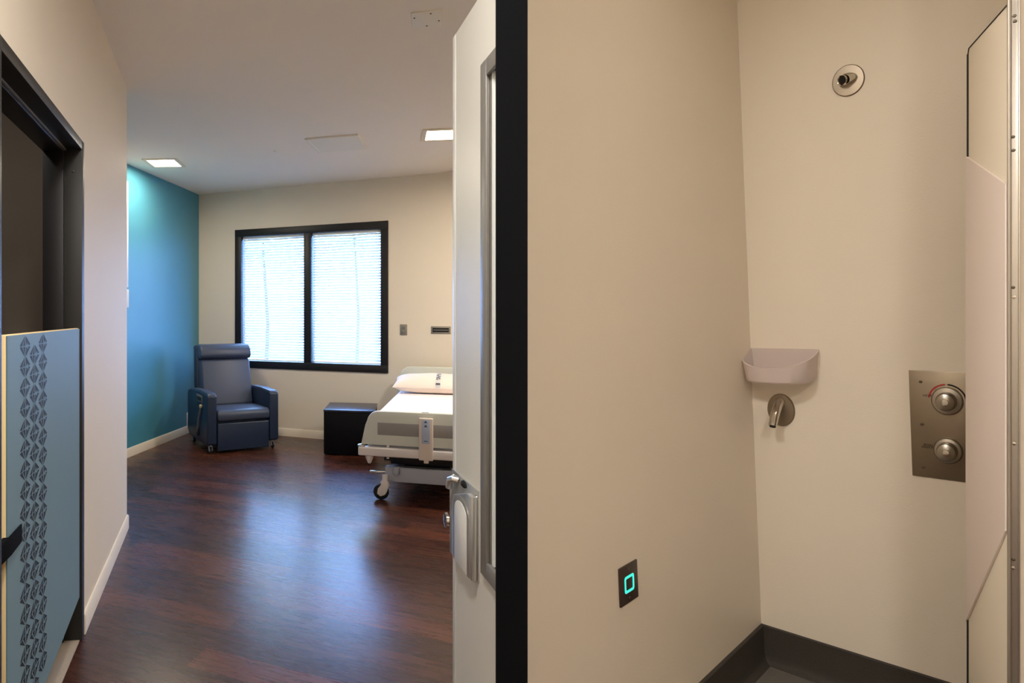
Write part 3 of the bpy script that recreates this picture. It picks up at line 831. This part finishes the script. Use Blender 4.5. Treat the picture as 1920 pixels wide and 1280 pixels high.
# frosted corner dish: a bowl with rounded trapezoid rim hugging the corner
def dish():
    e = sh('corner_dish', 0.0, 0.0, 'frosted white plastic dish fixed in the shower corner above the spout', 'dish')
    ctrl = [(0.002, -0.004), (0.002, -0.085), (0.012, -0.112), (0.045, -0.128), (0.105, -0.130), (0.165, -0.118), (0.203, -0.084), (0.214, -0.038), (0.212, -0.003)]
    # smooth the free side with Catmull-Rom
    out = [ctrl[0]]
    for k in range(1, len(ctrl) - 1):
        p0, p1, p2, p3 = ctrl[k - 1], ctrl[k], ctrl[k + 1], ctrl[min(k + 2, len(ctrl) - 1)]
        for q in range(5):
            t = q / 5
            out.append(tuple(0.5 * (2 * p1[a] + (p2[a] - p0[a]) * t + (2 * p0[a] - 5 * p1[a] + 4 * p2[a] - p3[a]) * t * t + (3 * p1[a] - p0[a] - 3 * p2[a] + p3[a]) * t ** 3) for a in (0, 1)))
    out.append(ctrl[-1])
    n = len(out)
    bx_, by_ = 0.10, -0.003
    # (plan scale, height along the wall of the dish 0..1)
    levels = [(0.80, 0.0), (0.88, 0.02), (0.93, 0.12), (1.0, 0.97), (1.015, 1.0), (0.99, 1.01), (0.97, 0.96), (0.90, 0.16), (0.84, 0.08), (0.76, 0.06)]
    bm = bmesh.new()
    rings = []
    for sc, h in levels:
        ring = []
        for x, y in out:
            xx = max(0.0015, bx_ + (x - bx_) * sc); yy = min(-0.0015, by_ + (y - by_) * sc)
            top = 1.232 + 0.50 * yy * (1 if yy > -0.10 else 1) + 0.018 * ((x - 0.1) / 0.11) ** 2 * (-y / 0.13)
            bot = 1.118 + 0.10 * yy
            ring.append(bm.verts.new((xx, yy, bot + (top - bot) * h)))
        rings.append(ring)
    for a, c in zip(rings, rings[1:]):
        for i in range(n):
            k = (i + 1) % n
            bm.faces.new([a[i], a[k], c[k], c[i]])
    bm.faces.new(rings[0]); bm.faces.new(rings[-1][::-1])
    bmesh.ops.recalc_face_normals(bm, faces=bm.faces)
    m = MB(); m.bm = bm
    m.build('bowl', 'frost', parent=e)
    return e
dish()

# shower valve plate with two knobs
e = sh('shower_valve', 0.545, 0.990, 'brushed steel shower valve plate with two round knobs and red and black arc', 'shower valve')
MB().box(-0.095, 0.095, -0.004, 0, -0.177, 0.177, bev=0.0015).build('valve_plate', 'steel_dark', parent=e)
def arcband(r0, r1, a0, a1, y, z, cx, n=16, sx=0.82):
    m = MB()
    for i in range(n):
        t0, t1 = math.radians(a0 + (a1 - a0) * i / n), math.radians(a0 + (a1 - a0) * (i + 1) / n)
        m.tri([(cx + r0 * sx * math.cos(t0), y, z + r0 * math.sin(t0)), (cx + r1 * sx * math.cos(t0), y, z + r1 * math.sin(t0)),
               (cx + r1 * sx * math.cos(t1), y, z + r1 * math.sin(t1)), (cx + r0 * sx * math.cos(t1), y, z + r0 * math.sin(t1))])
    return m
for i, (kx, kz) in enumerate(((-0.006, 0.082), (-0.008, -0.080))):
    k = MB()
    rr = 0.046 if i == 0 else 0.042
    k.lathe([(rr, -0.004), (rr, -0.010), (rr * 0.92, -0.014), (0.030, -0.016), (0.028, -0.022), (0.029, -0.040), (0.026, -0.047), (0.015, -0.052), (0, -0.053)], 'y', 40, (kx, 0, kz), sx=0.80)
    ko = k.build('knob', 'steel', parent=e)
    MB().lathe([(0.011, -0.0525), (0.010, -0.055), (0, -0.056)], 'y', 24, (kx, 0, kz), sx=0.8).build('knob_cap', 'chrome', parent=ko)
arcband(0.050, 0.055, 95, 172, -0.0046, 0.082, -0.006).build('hot_arc', 'red', parent=e, smooth=False)
arcband(0.050, 0.055, 5, 88, -0.0046, 0.082, -0.006).build('cold_arc', 'hole', parent=e, smooth=False)
for zz in (0.140, -0.001, -0.145):
    MB().lathe([(0.0045, -0.004), (0.004, -0.0055), (0, -0.006)], 'y', 14, (-0.067, 0, zz)).build('screw', 'screw', parent=e)
def label_text(body, x, z, size, parent):
    cu = bpy.data.curves.new('label_text', 'FONT'); cu.body = body; cu.size = size; cu.align_x = 'CENTER'; cu.extrude = 0.0002
    cu.space_line = 0.8
    t_ = bpy.data.objects.new('printed_label', cu); COL.objects.link(t_)
    me = bpy.data.meshes.new_from_object(t_.evaluated_get(bpy.context.evaluated_depsgraph_get()))
    bpy.data.objects.remove(t_)
    o = bpy.data.objects.new('printed_label', me); COL.objects.link(o)
    me.materials.clear(); me.materials.append(M['hole'])
    o.parent = parent; o.location = (x, -0.0046, z); o.rotation_euler = (PI / 2, 0, 0)
label_text('HOT', -0.052, 0.092, 0.010, e)
label_text('COLD', 0.062, 0.080, 0.010, e)
label_text('PUSH\nON/OFF', -0.054, -0.072, 0.009, e)
label_text('OFF', 0.055, -0.087, 0.010, e)

# touch sensor plate on the left shower wall: normal is +x
e = empty('touch_sensor', SH @ Matrix.Translation((0, -1.051, 0.620)), 'dark rectangular sensor plate with a lit teal square on the shower wall', 'sensor')
MB().box(0, 0.005, -0.054, 0.054, -0.056, 0.056, bev=0.0015).build('sensor_plate', 'sensor', parent=e)
q = MB()
def rr_pts(h, r, n=5):
    pts = []
    for (sx_, sz_, a0) in ((1, 1, 0), (-1, 1, 90), (-1, -1, 180), (1, -1, 270)):
        for i in range(n + 1):
            t = math.radians(a0 + 90 * i / n)
            pts.append((sx_ * (h - r) + r * math.cos(t), sz_ * (h - r) + r * math.sin(t)))
    return pts
o_, i_ = rr_pts(0.0275, 0.009), rr_pts(0.0185, 0.004)
for k in range(len(o_)):
    k2 = (k + 1) % len(o_)
    q.tri([(0.0056, o_[k][0] * 1.05, o_[k][1] * .9), (0.0056, o_[k2][0] * 1.05, o_[k2][1] * .9), (0.0056, i_[k2][0] * 1.05, i_[k2][1] * .9), (0.0056, i_[k][0] * 1.05, i_[k][1] * .9)])
q.build('lit_square', 'led', parent=e, smooth=False)
for zz in (0.042, -0.042):
    MB().lathe([(0.004, 0.005), (0.0035, 0.0065), (0, 0.007)], 'x', 12, (0, 0, zz)).build('screw', 'screw', parent=e)

# ------------------------------------------------------------------ shower soft door (door_3) and its continuous hinge
A = Vector((1.688, 1.50, 0)); B = Vector((1.864, 1.755, 0))
ex = (B - A).normalized(); ez = Vector((0, 0, 1)); ey = ez.cross(ex)          # ey points to the left, toward the shower corner
SM = basis(A, ex, ey, ez)
W3 = (B - A).length
d = empty('door_3', SM, 'cream shower door leaf with a pinkish vinyl panel and black edge', kind='structure')
MB().box(0.0, W3 - 0.004, -0.018, -0.002, 0.10, 2.148, bev=0.001).build('door_leaf', 'soft_leaf', parent=d)
eb = MB()
eb.box(W3 - 0.004, W3 - 0.0, -0.019, 0.001, 0.10, 2.135)
eb.prism([(0.0, 2.148), (W3 - 0.012, 2.148), (W3, 2.130), (W3, 2.133), (W3 - 0.011, 2.1497), (0.0, 2.1497)], 'y', -0.018, 0.0)
eb.build('edge_seal', 'black_edge', parent=d)
MB().prism([(0.0, 0.895), (W3 + 0.001, 0.555), (W3 + 0.001, 1.852), (0.0, 1.722)], 'y', -0.002, 0.003, bev=0.001).build('vinyl_panel', 'soft_panel', parent=d)
hx = Vector((0.664, -0.748, 0)).normalized(); hy = Vector((0, 0, 1)).cross(hx)
HM = basis(A + hx * 0.0005, hx, hy, Vector((0, 0, 1)))
hgm = MB().box(0.0, 0.0205, 0.0, 0.006, 0.06, 2.60, bev=0.001).build('trim_3', 'alu', mw=HM)
struct(hgm, 'tall aluminium continuous hinge strip at the right edge')
MB().tube([(0.003, -0.003, 0.06), (0.003, -0.003, 2.60)], 0.0035, 10).build('hinge_barrel', 'alu', parent=hgm)
MB().box(0.0175, 0.0205, -0.003, 0.0, 0.06, 2.60, bev=0.001).build('hinge_edge', 'alu', parent=hgm)
for zz in (2.118, 2.105, 1.832, 1.800, 1.475, 1.452, 1.105, 0.83, 0.81):
    MB().lathe([(0.0038, 0.0), (0.0034, -0.002), (0, -0.003)], 'y', 12, (0.011 + 0.002 * math.sin(zz * 37), 0, zz)).build('screw', 'chrome' if zz in (1.452, 1.105, 0.81) else 'screw', parent=hgm)

# shower ceiling lamp
e = empty('ceiling_light', frame(1.48, 1.20, H, 0), 'square recessed ceiling light over the shower', 'ceiling light', 'square recessed ceiling lights')
MB().box(-0.11, 0.11, -0.11, 0.11, -0.005, -0.001).build('diffuser', 'lamp', parent=e)
ld = bpy.data.lights.new('lamp_light', 'AREA'); ld.shape = 'SQUARE'; ld.size = 0.14; ld.energy = SHOWER_LAMP_W; ld.color = LAMP_COL
lo = bpy.data.objects.new('lamp_light', ld); COL.objects.link(lo); lo.parent = e; lo.location = (0, 0, -0.012)

# daylight portal at the window (guides sampling of the sky through it)
pd_ = bpy.data.lights.new('window_portal', 'AREA'); pd_.shape = 'RECTANGLE'; pd_.size = WW; pd_.size_y = WH
pd_.cycles.is_portal = True
po_ = bpy.data.objects.new('window_portal', pd_); COL.objects.link(po_)
po_.matrix_world = MF @ Matrix.Translation(((WX0 + WX1) / 2, 0.22, (WZ0 + WZ1) / 2)) @ Matrix.Rotation(math.radians(-90), 4, 'X')
